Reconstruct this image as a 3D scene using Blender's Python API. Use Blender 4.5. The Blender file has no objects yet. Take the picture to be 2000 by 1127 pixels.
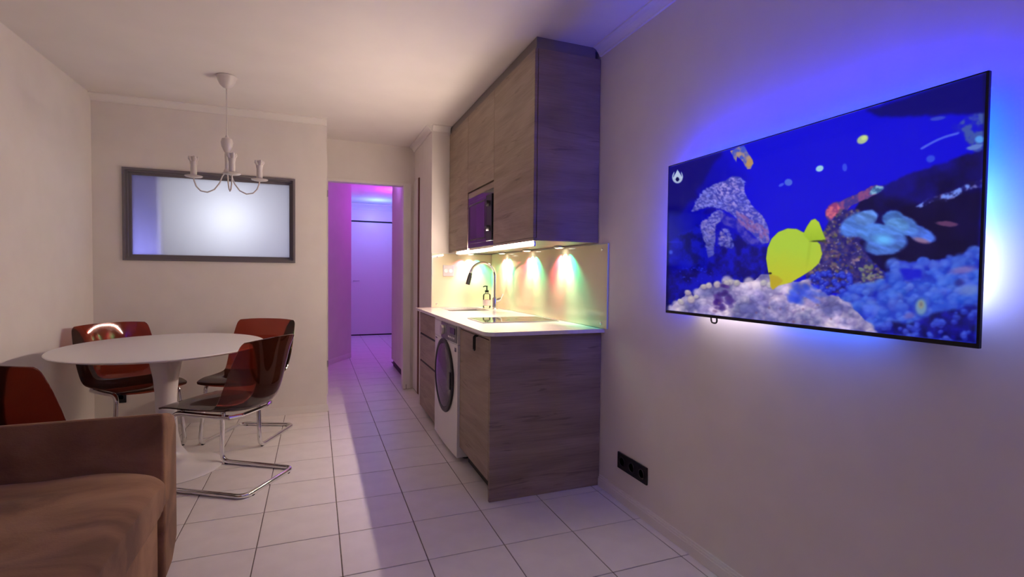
import bpy, bmesh, math, random
import numpy as np
from mathutils import Vector, Matrix, noise as mnoise
PI = math.pi
random.seed(7)
S = bpy.context.scene
C = S.collection
# ------------------------------------------------------------------ camera
CAM = Vector((-0.0974, -2.3709, 1.1821))
YAW, PITCH, ROLL = math.radians(21.253), math.radians(-1.6425), math.radians(-0.6219)
FPX = 985.2
_f = Vector((math.sin(YAW)*math.cos(PITCH), math.cos(YAW)*math.cos(PITCH), math.sin(PITCH)))
_r = Vector((math.cos(YAW), -math.sin(YAW), 0)); _d = _f.cross(_r)
_r2 = _r*math.cos(ROLL) + _d*math.sin(ROLL); _d2 = -_r*math.sin(ROLL) + _d*math.cos(ROLL)
cd = bpy.data.cameras.new('camera'); cam = bpy.data.objects.new('camera', cd); C.objects.link(cam)
cam.matrix_world = Matrix(((_r2.x, -_d2.x, -_f.x, CAM.x), (_r2.y, -_d2.y, -_f.y, CAM.y), (_r2.z, -_d2.z, -_f.z, CAM.z), (0, 0, 0, 1)))
cd.sensor_width = 36; cd.lens = FPX/2000*36; cd.clip_start = .02
S.camera = cam
# ------------------------------------------------------------------ exposure, world, large lights
S.view_settings.view_transform = 'Standard'; S.view_settings.look = 'None'
S.view_settings.gamma = 1; S.view_settings.use_curve_mapping = False
EXPOSURE = 0.48
S.view_settings.exposure = EXPOSURE
S.cycles.use_denoising = True
S.cycles.max_bounces = 10; S.cycles.diffuse_bounces = 6; S.cycles.transparent_max_bounces = 16
S.cycles.sample_clamp_indirect = 6
w = bpy.data.worlds.new('night'); S.world = w; w.use_nodes = True
w.node_tree.nodes['Background'].inputs[0].default_value = (.02, .02, .03, 1)
w.node_tree.nodes['Background'].inputs[1].default_value = .2
P_STRIP = 270.0          # radiance of the LED profile under the wall units
P_FILL = 2.5           # strength of the added fill light behind the camera
P_PUCK = 12.0
P_TV = 1.0
P_BACK = 0.85

def lamp(name, kind, loc, col, energy, size=.05, sy=None, aim=None, spot=None, blend=.5):
    l = bpy.data.lights.new(name, kind); l.color = col; l.energy = energy
    if kind == 'AREA':
        l.shape = 'RECTANGLE'; l.size = size; l.size_y = sy or size
    else:
        l.shadow_soft_size = size
    if kind == 'SPOT':
        l.spot_size = spot; l.spot_blend = blend
    o = bpy.data.objects.new(name, l); C.objects.link(o); o.location = loc
    if aim is not None:
        o.rotation_euler = Vector(aim).to_track_quat('-Z', 'Y').to_euler()
    return o
# unseen fill light added behind the camera, stands for no real lamp
lamp('fill_lamp', 'AREA', (-.3, -3.0, 2.36), (.66, .54, 1), P_FILL, .5, .5, aim=(0, 0, -1))
# bathroom behind the frosted window
lamp('bath_lamp_white', 'POINT', (-.74, 2.54, 1.60), (.93, .96, 1), 4.2, .10)
lamp('bath_fill_lilac', 'POINT', (-.30, 2.9, 1.35), (.55, .5, 1), 1.8, .10)  # added lavender fill, tints the right part of the pane
lamp('bath_lamp_blue', 'POINT', (-1.42, 2.55, 1.22), (.32, .32, 1), 3.2, .08)
# coloured hall lamps
lamp('hall_lamp_magenta', 'POINT', (1.12, 5.5, 2.30), (.62, .05, 1), 13, .08)
lamp('hall_lamp_blue', 'POINT', (.90, 6.75, 2.20), (.12, .26, 1), 9, .06)
lamp('hall_lamp_violet', 'POINT', (.62, 3.6, 2.30), (.52, .18, 1), 1.8, .08)

# ------------------------------------------------------------------ helpers
class B:
    def __init__(self): self.bm = bmesh.new()
    def box(self, x0, x1, y0, y1, z0, z1, bev=0, seg=2):
        t = bmesh.new(); bmesh.ops.create_cube(t, size=1)
        for v in t.verts:
            v.co = Vector(((x0+x1)/2+v.co.x*(x1-x0), (y0+y1)/2+v.co.y*(y1-y0), (z0+z1)/2+v.co.z*(z1-z0)))
        if bev: bmesh.ops.bevel(t, geom=t.edges[:], offset=bev, segments=seg, affect='EDGES', profile=.5, clamp_overlap=True)
        self._merge(t); return self
    def _merge(self, t):
        me = bpy.data.meshes.new('t'); t.to_mesh(me); t.free(); self.bm.from_mesh(me); bpy.data.meshes.remove(me)
    def tube(self, pts, r, seg=10, closed=False, rads=None):
        pts = [Vector(p) for p in pts]; n = len(pts); rings = []
        up = None
        for i, p in enumerate(pts):
            if closed: t = (pts[(i+1) % n]-pts[i-1]).normalized()
            else: t = (pts[min(i+1, n-1)]-pts[max(i-1, 0)]).normalized()
            if up is None:
                up = Vector((0, 0, 1)) if abs(t.z) < .9 else Vector((1, 0, 0))
            a = t.cross(up).normalized(); b = a.cross(t).normalized(); up = b
            rr = rads[i] if rads else r
            rings.append([self.bm.verts.new(p+(a*math.cos(2*PI*k/seg)+b*math.sin(2*PI*k/seg))*rr) for k in range(seg)])
        for i in range(n if closed else n-1):
            A, D = rings[i], rings[(i+1) % n]
            for k in range(seg): self.bm.faces.new((A[k], A[(k+1) % seg], D[(k+1) % seg], D[k]))
        if not closed:
            self.bm.faces.new(rings[0][::-1]); self.bm.faces.new(rings[-1])
        return self
    def lathe(self, prof, c=(0, 0, 0), seg=32, axis='z', sx=1, sy=1):
        rings = []; c = Vector(c)
        def P(r, h, a):
            x, y = r*math.cos(a)*sx, r*math.sin(a)*sy
            return c+(Vector((x, y, h)) if axis == 'z' else Vector((h, x, y)) if axis == 'x' else Vector((x, h, y)))
        for r, h in prof:
            if r < 1e-6: rings.append([self.bm.verts.new(P(0, h, 0))])
            else: rings.append([self.bm.verts.new(P(r, h, 2*PI*k/seg)) for k in range(seg)])
        for A, D in zip(rings, rings[1:]):
            for k in range(seg):
                k2 = (k+1) % seg
                if len(A) == 1 and len(D) == 1: continue
                if len(A) == 1: self.bm.faces.new((A[0], D[k], D[k2]))
                elif len(D) == 1: self.bm.faces.new((A[k], D[0], A[k2]))
                else: self.bm.faces.new((A[k], A[k2], D[k2], D[k]))
        return self
    def prism(self, outline, a0, a1, holes=(), axis='z'):
        """extrude a 2-D outline (with holes) along an axis"""
        t = bmesh.new()
        def P(u, v, a):
            return (u, v, a) if axis == 'z' else (a, u, v) if axis == 'x' else (u, a, v)
        edges = []; loops = [outline]+list(holes); allr = []
        for lp in loops:
            vs = [t.verts.new(P(u, v, a0)) for u, v in lp]
            allr.append(vs)
            for i in range(len(vs)): edges.append(t.edges.new((vs[i], vs[(i+1) % len(vs)])))
        bmesh.ops.triangle_fill(t, edges=edges, use_beauty=True, use_dissolve=False)
        g = bmesh.ops.extrude_face_region(t, geom=t.faces[:])
        d = Vector(P(0, 0, a1-a0))
        for e in g['geom']:
            if isinstance(e, bmesh.types.BMVert): e.co += d
        self._merge(t); return self
    def sheet(self, grid, th):
        """grid[i][j] of Vectors -> closed sheet of thickness th"""
        n, m = len(grid), len(grid[0]); top = []; bot = []
        for i in range(n):
            for j in range(m):
                a = grid[min(i+1, n-1)][j]-grid[max(i-1, 0)][j]; b = grid[i][min(j+1, m-1)]-grid[i][max(j-1, 0)]
                nn = a.cross(b).normalized()
                top.append(self.bm.verts.new(grid[i][j]+nn*th/2)); bot.append(self.bm.verts.new(grid[i][j]-nn*th/2))
        I = lambda i, j: i*m+j
        for i in range(n-1):
            for j in range(m-1):
                self.bm.faces.new((top[I(i, j)], top[I(i+1, j)], top[I(i+1, j+1)], top[I(i, j+1)]))
                self.bm.faces.new((bot[I(i, j)], bot[I(i, j+1)], bot[I(i+1, j+1)], bot[I(i+1, j)]))
        bd = [(i, 0) for i in range(n)]+[(n-1, j) for j in range(1, m)]+[(i, m-1) for i in range(n-2, -1, -1)]+[(0, j) for j in range(m-2, 0, -1)]
        for k in range(len(bd)):
            p, q = bd[k], bd[(k+1) % len(bd)]
            self.bm.faces.new((top[I(*p)], top[I(*q)], bot[I(*q)], bot[I(*p)]))
        return self
    def build(self, name, mat, parent=None, smooth=False, angle=35):
        bmesh.ops.remove_doubles(self.bm, verts=self.bm.verts, dist=1e-6)
        bmesh.ops.recalc_face_normals(self.bm, faces=self.bm.faces)
        me = bpy.data.meshes.new(name); self.bm.to_mesh(me); self.bm.free()
        if smooth:
            me.polygons.foreach_set('use_smooth', [True]*len(me.polygons))
            me.set_sharp_from_angle(angle=math.radians(angle))
        me.materials.append(mat)
        o = bpy.data.objects.new(name, me); C.objects.link(o)
        if parent is not None:
            o.parent = parent
            t = parent
            while t.parent: t = t.parent
            me.transform(Matrix.Translation(-t.location))
        return o

def tag(o, label=None, cat=None, group=None, kind=None):
    if label: o['label'] = label
    if cat: o['category'] = cat
    if group: o['group'] = group
    if kind: o['kind'] = kind
    return o
def thing(name, label, cat, loc=(0, 0, 0), group=None):
    o = bpy.data.objects.new(name, None); C.objects.link(o); o.location = loc; o.empty_display_size = .05
    return tag(o, label, cat, group)
def struct(o): o['kind'] = 'structure'; return o
def copy_tree(o, parent=None):
    c = o.copy(); C.objects.link(c); c.parent = parent
    for ch in list(o.children): copy_tree(ch, c)
    return c
def arc(cx, cy, r, a0, a1, n):
    return [(cx+r*math.cos(math.radians(a0+(a1-a0)*i/n)), cy+r*math.sin(math.radians(a0+(a1-a0)*i/n))) for i in range(n+1)]
def fillet(pts, r, n=6):
    """round the inner corners of a 3-D polyline"""
    pts = [Vector(p) for p in pts]; out = [pts[0]]
    for a, b, c in zip(pts, pts[1:], pts[2:]):
        u = (a-b).normalized(); v = (c-b).normalized()
        h = u.angle(v)/2; d = min(r/math.tan(h), (a-b).length*.49, (c-b).length*.49)
        p, q = b+u*d, b+v*d
        for i in range(n+1):
            t = i/n; out.append(p*(1-t)**2+b*2*t*(1-t)+q*t*t)
    out.append(pts[-1]); return out

# ------------------------------------------------------------------ materials
def mat(name, col, rough=.5, metal=0, coat=0, spec=.5, emit=None, estr=0, sheen=0):
    m = bpy.data.materials.new(name); m.use_nodes = True
    b = m.node_tree.nodes['Principled BSDF']
    b.inputs['Base Color'].default_value = (*col, 1); b.inputs['Roughness'].default_value = rough
    b.inputs['Metallic'].default_value = metal; b.inputs['Coat Weight'].default_value = coat
    b.inputs['Specular IOR Level'].default_value = spec
    if sheen: b.inputs['Sheen Weight'].default_value = sheen
    if emit: b.inputs['Emission Color'].default_value = (*emit, 1); b.inputs['Emission Strength'].default_value = estr
    return m
def nodes(m): return m.node_tree.nodes, m.node_tree.links, m.node_tree.nodes['Principled BSDF']
def noise_col(m, scale, cols, mapping=(1, 1, 1), detail=4, dist=0, bump=0, bscale=None, lo=.35, hi=.65):
    n, l, b = nodes(m)
    tc = n.new('ShaderNodeTexCoord'); mp = n.new('ShaderNodeMapping'); mp.inputs['Scale'].default_value = mapping
    nz = n.new('ShaderNodeTexNoise'); nz.inputs['Scale'].default_value = scale; nz.inputs['Detail'].default_value = detail
    nz.inputs['Distortion'].default_value = dist
    cr = n.new('ShaderNodeValToRGB')
    l.new(tc.outputs['Object'], mp.inputs[0]); l.new(mp.outputs[0], nz.inputs['Vector']); l.new(nz.outputs['Fac'], cr.inputs[0])
    e = cr.color_ramp.elements
    for i, c in enumerate(cols):
        p = lo+(hi-lo)*i/(len(cols)-1)
        if i < 2: e[i].position = p; el = e[i]
        else: el = e.new(p)
        el.color = (*c, 1)
    l.new(cr.outputs[0], b.inputs['Base Color'])
    if bump:
        nb = n.new('ShaderNodeTexNoise'); nb.inputs['Scale'].default_value = bscale or scale*4; nb.inputs['Detail'].default_value = 3
        l.new(mp.outputs[0], nb.inputs['Vector'])
        bp = n.new('ShaderNodeBump'); bp.inputs['Strength'].default_value = bump; bp.inputs['Distance'].default_value = .002
        l.new(nb.outputs['Fac'], bp.inputs['Height']); l.new(bp.outputs[0], b.inputs['Normal'])
    return m
M = {}
M['wall'] = noise_col(mat('wall_paint', (.74, .70, .66), .75), 6, [(.735, .69, .645), (.765, .72, .675)], bump=.08, bscale=120)
M['ceil'] = noise_col(mat('ceiling_paint', (.76, .72, .69), .8), 4, [(.75, .71, .675), (.775, .735, .70)], bump=.05, bscale=90)
M['trim'] = mat('white_trim', (.78, .75, .71), .35)
M['tile'] = noise_col(mat('glazed_tile', (.75, .72, .70), .36, coat=.0), 9, [(.72, .69, .665), (.77, .74, .715)], detail=5, bump=.015, bscale=30)
M['grout'] = noise_col(mat('grout', (.16, .13, .12), .9), 40, [(.12, .10, .09), (.20, .165, .15)])
def wood(name, k=1.0):
    m = mat(name, (.33, .25, .19), .48); n, l, b = nodes(m)
    tc = n.new('ShaderNodeTexCoord')
    def nz(sc, mp_, det, dis=0):
        mp = n.new('ShaderNodeMapping'); mp.inputs['Scale'].default_value = mp_
        t = n.new('ShaderNodeTexNoise'); t.inputs['Scale'].default_value = sc; t.inputs['Detail'].default_value = det
        t.inputs['Distortion'].default_value = dis
        l.new(tc.outputs['Object'], mp.inputs[0]); l.new(mp.outputs[0], t.inputs['Vector']); return t
    a = nz(1.6, (1, 1, 7), 6, .9); f = nz(6, (1, 1, 34), 5); k2 = nz(2.1, (1, 1, 11), 8, 1.8)
    c1 = n.new('ShaderNodeValToRGB'); e = c1.color_ramp.elements
    e[0].position = .32; e[0].color = (.235*k, .172*k, .130*k, 1); e[1].position = .68; e[1].color = (.36*k, .275*k, .21*k, 1)
    l.new(a.outputs['Fac'], c1.inputs[0])
    c2 = n.new('ShaderNodeValToRGB'); e = c2.color_ramp.elements
    e[0].position = .3; e[0].color = (.86, .85, .84, 1); e[1].position = .65; e[1].color = (1.06, 1.05, 1.04, 1)
    l.new(f.outputs['Fac'], c2.inputs[0])
    c3 = n.new('ShaderNodeValToRGB'); e = c3.color_ramp.elements
    e[0].position = .29; e[0].color = (.66, .63, .62, 1); e[1].position = .38; e[1].color = (1, 1, 1, 1)
    l.new(k2.outputs['Fac'], c3.inputs[0])
    m1 = n.new('ShaderNodeMixRGB'); m1.blend_type = 'MULTIPLY'; m1.inputs[0].default_value = 1
    l.new(c1.outputs[0], m1.inputs[1]); l.new(c2.outputs[0], m1.inputs[2])
    m2 = n.new('ShaderNodeMixRGB'); m2.blend_type = 'MULTIPLY'; m2.inputs[0].default_value = 1
    l.new(m1.outputs[0], m2.inputs[1]); l.new(c3.outputs[0], m2.inputs[2])
    l.new(m2.outputs[0], b.inputs['Base Color'])
    bp = n.new('ShaderNodeBump'); bp.inputs['Strength'].default_value = .15; bp.inputs['Distance'].default_value = .001
    l.new(f.outputs['Fac'], bp.inputs['Height']); l.new(bp.outputs[0], b.inputs['Normal'])
    return m
M['wood'] = wood('grey_oak')
M['dark'] = mat('dark_recess', (.03, .027, .025), .7)
M['filler'] = mat('grey_filler', (.22, .19, .18), .6)
M['quartz'] = noise_col(mat('quartz', (.80, .77, .72), .12), 60, [(.77, .74, .69), (.82, .79, .74)], detail=2)
M['splash'] = noise_col(mat('back_painted_glass', (.70, .63, .48), .05, coat=0), 3, [(.72, .645, .44), (.74, .665, .465)])
M['edgeglass'] = mat('glass_edge', (.62, .74, .66), .15)
M['white'] = mat('white_plastic', (.80, .78, .76), .3)
M['socket'] = mat('socket_plastic', (.55, .53, .52), .35)
M['enamel'] = mat('white_enamel', (.80, .79, .78), .22)
M['tabletop'] = mat('white_lacquer', (.76, .74, .74), .28)
M['chrome'] = mat('chrome', (.82, .82, .83), .09, metal=1)
M['steel'] = mat('brushed_steel', (.55, .53, .50), .3, metal=1)
M['black'] = mat('black_plastic', (.012, .012, .014), .4, spec=.3)
M['blackglass'] = mat('black_glass', (.008, .008, .010), .04, spec=.6)
M['panelgrey'] = mat('grey_display', (.10, .11, .11), .2)
M['winframe'] = mat('grey_window_frame', (.15, .135, .15), .4)
M['blackrub'] = mat('black_rubber', (.015, .014, .014), .6)
M['redwood'] = noise_col(mat('red_brown_door_edge', (.16, .05, .025), .5), 8, [(.12, .035, .018), (.19, .06, .03)], mapping=(8, 8, 1))
M['bathwall'] = mat('bath_tile', (.42, .42, .45), .4)
def emis(name, col, s):
    m = bpy.data.materials.new(name); m.use_nodes = True; n = m.node_tree.nodes; n.clear()
    e = n.new('ShaderNodeEmission'); e.inputs[0].default_value = (*col, 1); e.inputs[1].default_value = s
    o = n.new('ShaderNodeOutputMaterial'); m.node_tree.links.new(e.outputs[0], o.inputs[0]); return m
M['strip'] = emis('led_opal', (1, .785, .655), P_STRIP)
M['puckled'] = emis('puck_led', (1, .93, .80), 12)
M['puckred'] = emis('puck_led_red', (1, .25, .3), 6)
M['puckgreen'] = emis('puck_led_green', (.2, 1, .75), 6)
# suede
m = mat('brown_suede', (.24, .15, .10), .9, sheen=.08); M['suede'] = m
noise_col(m, 3.2, [(.15, .070, .033), (.25, .126, .062), (.33, .178, .092)], mapping=(1, 2.0, 1.5), detail=6, dist=.5, bump=.5, bscale=120, lo=.36, hi=.66)
# tinted acrylic
m = bpy.data.materials.new('red_brown_acrylic'); m.use_nodes = True; n = m.node_tree.nodes; l = m.node_tree.links; n.clear()
o = n.new('ShaderNodeOutputMaterial'); tr = n.new('ShaderNodeBsdfTransparent'); tr.inputs[0].default_value = (.60, .22, .16, 1)
df = n.new('ShaderNodeBsdfDiffuse'); df.inputs[0].default_value = (.26, .05, .02, 1)
mx0 = n.new('ShaderNodeMixShader'); mx0.inputs[0].default_value = .11
gl = n.new('ShaderNodeBsdfGlossy'); gl.inputs['Roughness'].default_value = .05
fr = n.new('ShaderNodeFresnel'); fr.inputs[0].default_value = 1.49
mx = n.new('ShaderNodeMixShader')
l.new(tr.outputs[0], mx0.inputs[1]); l.new(df.outputs[0], mx0.inputs[2]); l.new(fr.outputs[0], mx.inputs[0])
l.new(mx0.outputs[0], mx.inputs[1]); l.new(gl.outputs[0], mx.inputs[2]); l.new(mx.outputs[0], o.inputs[0]); M['acrylic'] = m
# frosted pane: light scatters through it
m = bpy.data.materials.new('frosted_pane'); m.use_nodes = True; n = m.node_tree.nodes; l = m.node_tree.links; n.clear()
o = n.new('ShaderNodeOutputMaterial'); tl = n.new('ShaderNodeBsdfTranslucent'); tl.inputs[0].default_value = (.92, .93, .97, 1)
df = n.new('ShaderNodeBsdfDiffuse'); df.inputs[0].default_value = (.5, .5, .52, 1)
mx = n.new('ShaderNodeMixShader'); mx.inputs[0].default_value = .12
l.new(tl.outputs[0], mx.inputs[1]); l.new(df.outputs[0], mx.inputs[2]); l.new(mx.outputs[0], o.inputs[0]); M['frost'] = m
# clear glass for the dispenser
m = bpy.data.materials.new('clear_glass'); m.use_nodes = True; n = m.node_tree.nodes; l = m.node_tree.links; n.clear()
o = n.new('ShaderNodeOutputMaterial'); tr = n.new('ShaderNodeBsdfTransparent'); tr.inputs[0].default_value = (.97, .96, .93, 1)
gl = n.new('ShaderNodeBsdfGlossy'); gl.inputs['Roughness'].default_value = .03
fr = n.new('ShaderNodeFresnel'); fr.inputs[0].default_value = 1.45; mx = n.new('ShaderNodeMixShader')
l.new(fr.outputs[0], mx.inputs[0]); l.new(tr.outputs[0], mx.inputs[1]); l.new(gl.outputs[0], mx.inputs[2]); l.new(mx.outputs[0], o.inputs[0]); M['glass'] = m

# ------------------------------------------------------------------ room shell
XL, XR, YB, ZC = -1.61, 1.39, 2.155, 2.45
YREAR = -4.2
YD = 2.78           # door plane
XJ = -.012          # end of the back wall
XP = .835           # pier face beside the kitchen
YE = 1.96           # end wall of the kitchen niche
floor = struct(B().box(XL-.1, 1.5, YREAR-.1, 7.7, -.06, -.003).build('floor', M['grout']))
TX, TY = .335, .3402
def room_rects():
    return [(XL, XR, -4.2, YB), (XJ, XP, YB, YD+.09), (0, .80, YD+.09, 4.14), (0, 1.27, 4.14, 7.45)]
full = None; ntile = 0; bstuff = B(); g = .0022
def clip(a, b): return (max(a[0], b[0]), min(a[1], b[1]), max(a[2], b[2]), min(a[3], b[3]))
for j in range(-14, 24):
    for i in range(-6, 6):
        r0 = (i*TX+g, (i+1)*TX-g, (j-1)*TY+g, j*TY-g)
        rects = []
        if r0[0] < XR and r0[1] > XL and r0[2] < YB: rects.append(clip(r0, (XL+.001, XR-.001, -4.19, YB-.001)))
        if r0[3] > YB: rects.append(clip(r0, (.0, XP-.002, max(YB, r0[2]) if r0[2] < YB else YB, 4.14)))
        if r0[3] > 4.14: rects.append(clip(r0, (.0, 1.269, 4.14, 7.449)))
        rects = [q for q in rects if q[1]-q[0] > .012 and q[3]-q[2] > .012]
        if len(rects) > 1:
            # one tile cut by a wall line: merge when the pieces touch
            q = rects[0]
            for k in rects[1:]:
                if abs(k[2]-q[3]) < .01: q = (max(q[0], k[0]), min(q[1], k[1]), q[2], k[3])
            rects = [q] if q[1]-q[0] > .012 else []
        for q in rects:
            isfull = abs(q[0]-r0[0]) < 1e-6 and abs(q[1]-r0[1]) < 1e-6 and abs(q[2]-r0[2]) < 1e-6 and abs(q[3]-r0[3]) < 1e-6
            vis = q[3] > -1.05 and not (q[0] < -.75 and q[3] < -.3)
            if not vis:
                bstuff.box(*q, -.012, 0, bev=.001, seg=1); continue
            if isfull:
                cx, cy = (q[0]+q[1])/2, (q[2]+q[3])/2
                if full is None:
                    t = B().box(-TX/2+g, TX/2-g, -TY/2+g, TY/2-g, -.012, 0, bev=.001, seg=1).build('tile', M['tile'], floor)
                    full = t
                else:
                    t = full.copy(); C.objects.link(t)
                t.location = (cx, cy, random.uniform(-.0002, .0002))
            else:
                t = B().box(*q, -.012, 0, bev=.001, seg=1).build('tile', M['tile'], floor)
            ntile += 1
o = bstuff.build('floor_tiles', M['tile'], floor); o['kind'] = 'stuff'
# walls
struct(B().box(XL-.12, XR+.12, YREAR-.12, 7.6, ZC, ZC+.1).build('ceiling', M['ceil']))
struct(B().box(XL-.12, XL, YREAR, 3.9, 0, ZC).build('wall_left', M['wall']))
struct(B().box(XR, XR+.12, YREAR, 7.6, 0, ZC).build('wall_right', M['wall']))
struct(B().box(XL-.12, XR+.12, YREAR-.12, YREAR, 0, ZC).build('wall_rear', M['wall']))
WX0, WX1, WZ0, WZ1 = -1.422, -.259, 1.257, 1.935
struct(B().prism([(XL, 0), (XJ, 0), (XJ, ZC), (XL, ZC)], YB, YB+.10, holes=[[(WX0, WZ0), (WX1, WZ0), (WX1, WZ1), (WX0, WZ1)]], axis='y').build('wall_back', M['wall']))
struct(B().box(-.11, XJ, YB+.10, YD+.09, 0, ZC).build('wall_passage', M['wall']))
# wall with the doorway
DX0, DX1, DZ = .012, .723, 2.06
hd = B(); hd.box(XJ, XP, YD, YD+.09, DZ, ZC); hd.box(XJ-.1, DX0-.012, YD+.001, YD+.09, 0, DZ); hd.box(DX1+.075, XP, YD, YD+.09, 0, DZ)
struct(hd.build('wall_doorway', M['wall']))
pier = B(); pier.box(XP, XR, YE, YD+.09, 0, ZC)
struct(pier.build('wall_end', M['wall']))
# hall
hw = B(); hw.box(.80, .92, YD+.09, 4.14, .09, ZC); struct(hw.build('wall_hall_right', M['wall']))
hb = B(); hb.box(.82, .91, YD+.09, 4.13, 0.001, .09); struct(hb.build('baseboard_hall_right', M['dark']))
hl = B(); hl.prism([(-.11, YD+.09), (0, YD+.09), (0, 4.33), (.35, 4.95), (.36, 4.97), (.36, 7.45), (-.11, 7.45)], 0, ZC); struct(hl.build('wall_hall_left', M['wall']))
b = B()
d = Vector((.35, .62, 0)).normalized(); nn = Vector((d.y, -d.x, 0))
p0 = Vector((.0, 4.33, 0)); p1 = Vector((.35, 4.95, 0))
for z0, z1, t in ((0, .055, .012), (.055, .065, .007)):
    b.prism([(p0.x, p0.y), (p0.x+nn.x*t, p0.y+nn.y*t), (p1.x+nn.x*t, p1.y+nn.y*t), (p1.x, p1.y)], z0, z1)
struct(b.build('baseboard_hall_left', M['trim']))
struct(B().box(-.11, XR, 7.47, 7.6, 0, ZC).build('wall_hall_far', M['dark']))
# hall right wall further back
struct(B().box(1.27, XR, 4.14, 7.47, 0, ZC).build('wall_hall_recess', M['wall']))
# door in the far wall: leaf, overpanel with dark joints
dr = struct(bpy.data.objects.new('door_2', None)); C.objects.link(dr); dr.location = (.9, 7.46, 0)
B().box(.365, 1.268, 7.43, 7.468, .022, 2.118, bev=.003).build('door_leaf', M['trim'], dr)
B().box(.365, 1.268, 7.43, 7.468, 2.146, ZC-.002, bev=.003).build('over_panel', M['trim'], dr)
hd2 = B().box(.55, .565, 7.395, 7.43, 1.02, 1.035, bev=.003); hd2.box(.55, .66, 7.39, 7.402, 1.02, 1.035, bev=.004); hd2.build('handle', M['steel'], dr)
# hall cove along ceiling
def crown(name, pts, inward, zt=ZC, s=1.0):
    """pts: two 2-D wall points; inward: unit normal into the room"""
    prof = [(0, 0), (.05*s, 0), (.05*s, -.008*s), (.040*s, -.012*s), (.030*s, -.020*s), (.020*s, -.032*s), (.014*s, -.042*s), (.012*s, -.050*s), (0, -.050*s)]
    b = B(); (x0, y0), (x1, y1) = pts; A = []; D = []
    for u, h in prof:
        A.append(b.bm.verts.new((x0+inward[0]*u, y0+inward[1]*u, zt+h))); D.append(b.bm.verts.new((x1+inward[0]*u, y1+inward[1]*u, zt+h)))
    k = len(prof)
    for i in range(k): b.bm.faces.new((A[i], A[(i+1) % k], D[(i+1) % k], D[i]))
    b.bm.faces.new(A); b.bm.faces.new(D[::-1])
    return struct(b.build(name, M['trim']))
crown('trim_1', [(XL, YB), (XJ, YB)], (0, -1))
crown('trim_2', [(XR, YREAR), (XR, .115)], (-1, 0))
crown('trim_4', [(XP, YE), (.99, YE)], (0, -1))
crown('trim_5', [(XP, YE), (XP, YD)], (-1, 0))
crown('trim_6', [(.80, YD+.09), (.80, 4.14)], (-1, 0), s=2.4)
crown('trim_7', [(.36, 7.43), (1.27, 7.43)], (0, -1), s=2.0)
def base(name, x0, x1, y0, y1, axis, sgn):
    b = B()
    for z0, z1, t in ((0.001, .042, .013), (.042, .052, .010), (.052, .062, .006)):
        if axis == 'x': b.box(x0, x1, min(y0, y0+sgn*t), max(y0, y0+sgn*t), z0, z1)
        else: b.box(min(x0, x0+sgn*t), max(x0, x0+sgn*t), y0, y1, z0, z1)
    return struct(b.build(name, M['trim']))
base('baseboard_back', XL, XJ, YB, YB, 'x', -1)
base('baseboard_right', XR, XR, YREAR, .06, 'y', -1)
base('baseboard_left', XL, XL, YREAR, YB, 'y', 1)
base('baseboard_passage', XJ, XJ, YB, YD, 'y', 1)
base('baseboard_pier', XP, XP, 1.99, 2.42, 'y', -1)
# bathroom shell behind the frosted window
bt = B(); bt.box(XL, -.11, 3.55, 3.65, 0, ZC); struct(bt.build('wall_bath_back', M['bathwall']))
bt = B(); bt.box(-1.215, -1.19, YB+.075, 3.0, .2, 2.3); struct(bt.build('wall_light_divider', M['bathwall']))  # unseen divider, added to split blue from white light on the pane

# window between rooms
wn = struct(bpy.data.objects.new('window_1', None)); C.objects.link(wn); wn.location = (-.84, YB, WZ0)
def frame_ring(x0, x1, z0, z1, t, y0, y1):
    return B().prism([(x0, z0), (x1, z0), (x1, z1), (x0, z1)], y0, y1, holes=[[(x0+t, z0+t), (x1-t, z0+t), (x1-t, z1-t), (x0+t, z1-t)]], axis='y')
frame_ring(WX0-.004, WX1+.004, WZ0-.004, WZ1+.004, .016, YB-.016, YB+.01).build('architrave', M['winframe'], wn)
frame_ring(WX0+.001, WX1-.001, WZ0+.001, WZ1-.001, .024, YB+.005, YB+.075).build('window_frame', M['winframe'], wn)
frame_ring(WX0+.02, WX1-.02, WZ0+.02, WZ1-.02, .022, YB+.03, YB+.06).build('glazing_bead', M['winframe'], wn)
B().box(WX0+.038, WX1-.038, YB+.045, YB+.053, WZ0+.038, WZ1-.038).build('pane', M['frost'], wn)

# doorway lining
d1 = struct(bpy.data.objects.new('door_1', None)); C.objects.link(d1); d1.location = (.37, YD, 0)
j = B(); j.box(DX0-.012, DX0, YD-.006, YD+.09, 0.001, DZ+.02, bev=.002); j.build('jamb', M['trim'], d1)
j = B(); j.box(DX1, DX1+.075, YD-.016, YD+.09, 0.001, DZ+.02, bev=.003); j.build('jamb', M['trim'], d1)
j = B(); j.box(DX0, DX1, YD-.006, YD+.095, DZ-.006, DZ+.02, bev=.002); j.build('head_lining', M['trim'], d1)
j = B(); j.box(DX1+.032, DX1+.036, YD-.0175, YD-.0155, 0.004, .05); j.build('shade_strip', M['dark'], d1)  # dark strip standing in for the small shadow at the casing foot
for z in (1.93, .30):
    B().lathe([(0, -.03), (.005, -.03), (.006, -.025), (.006, .025), (.005, .03), (0, .03)], (DX0-.004, YD-.010, z), 10).build('hinge', M['steel'], d1, smooth=True)
# cupboard door in the side of the pier, ajar, with a red brown edge
d3 = struct(bpy.data.objects.new('door_3', None)); C.objects.link(d3); d3.location = (XP, 2.65, 0)
B().box(XP-.010, XP-.001, 2.545, 2.775, .012, 2.10, bev=.002).build('door_leaf', M['trim'], d3)
B().box(XP-.0104, XP-.001, 2.502, 2.545, .005, 2.10).build('door_edge', M['redwood'], d3)

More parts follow.
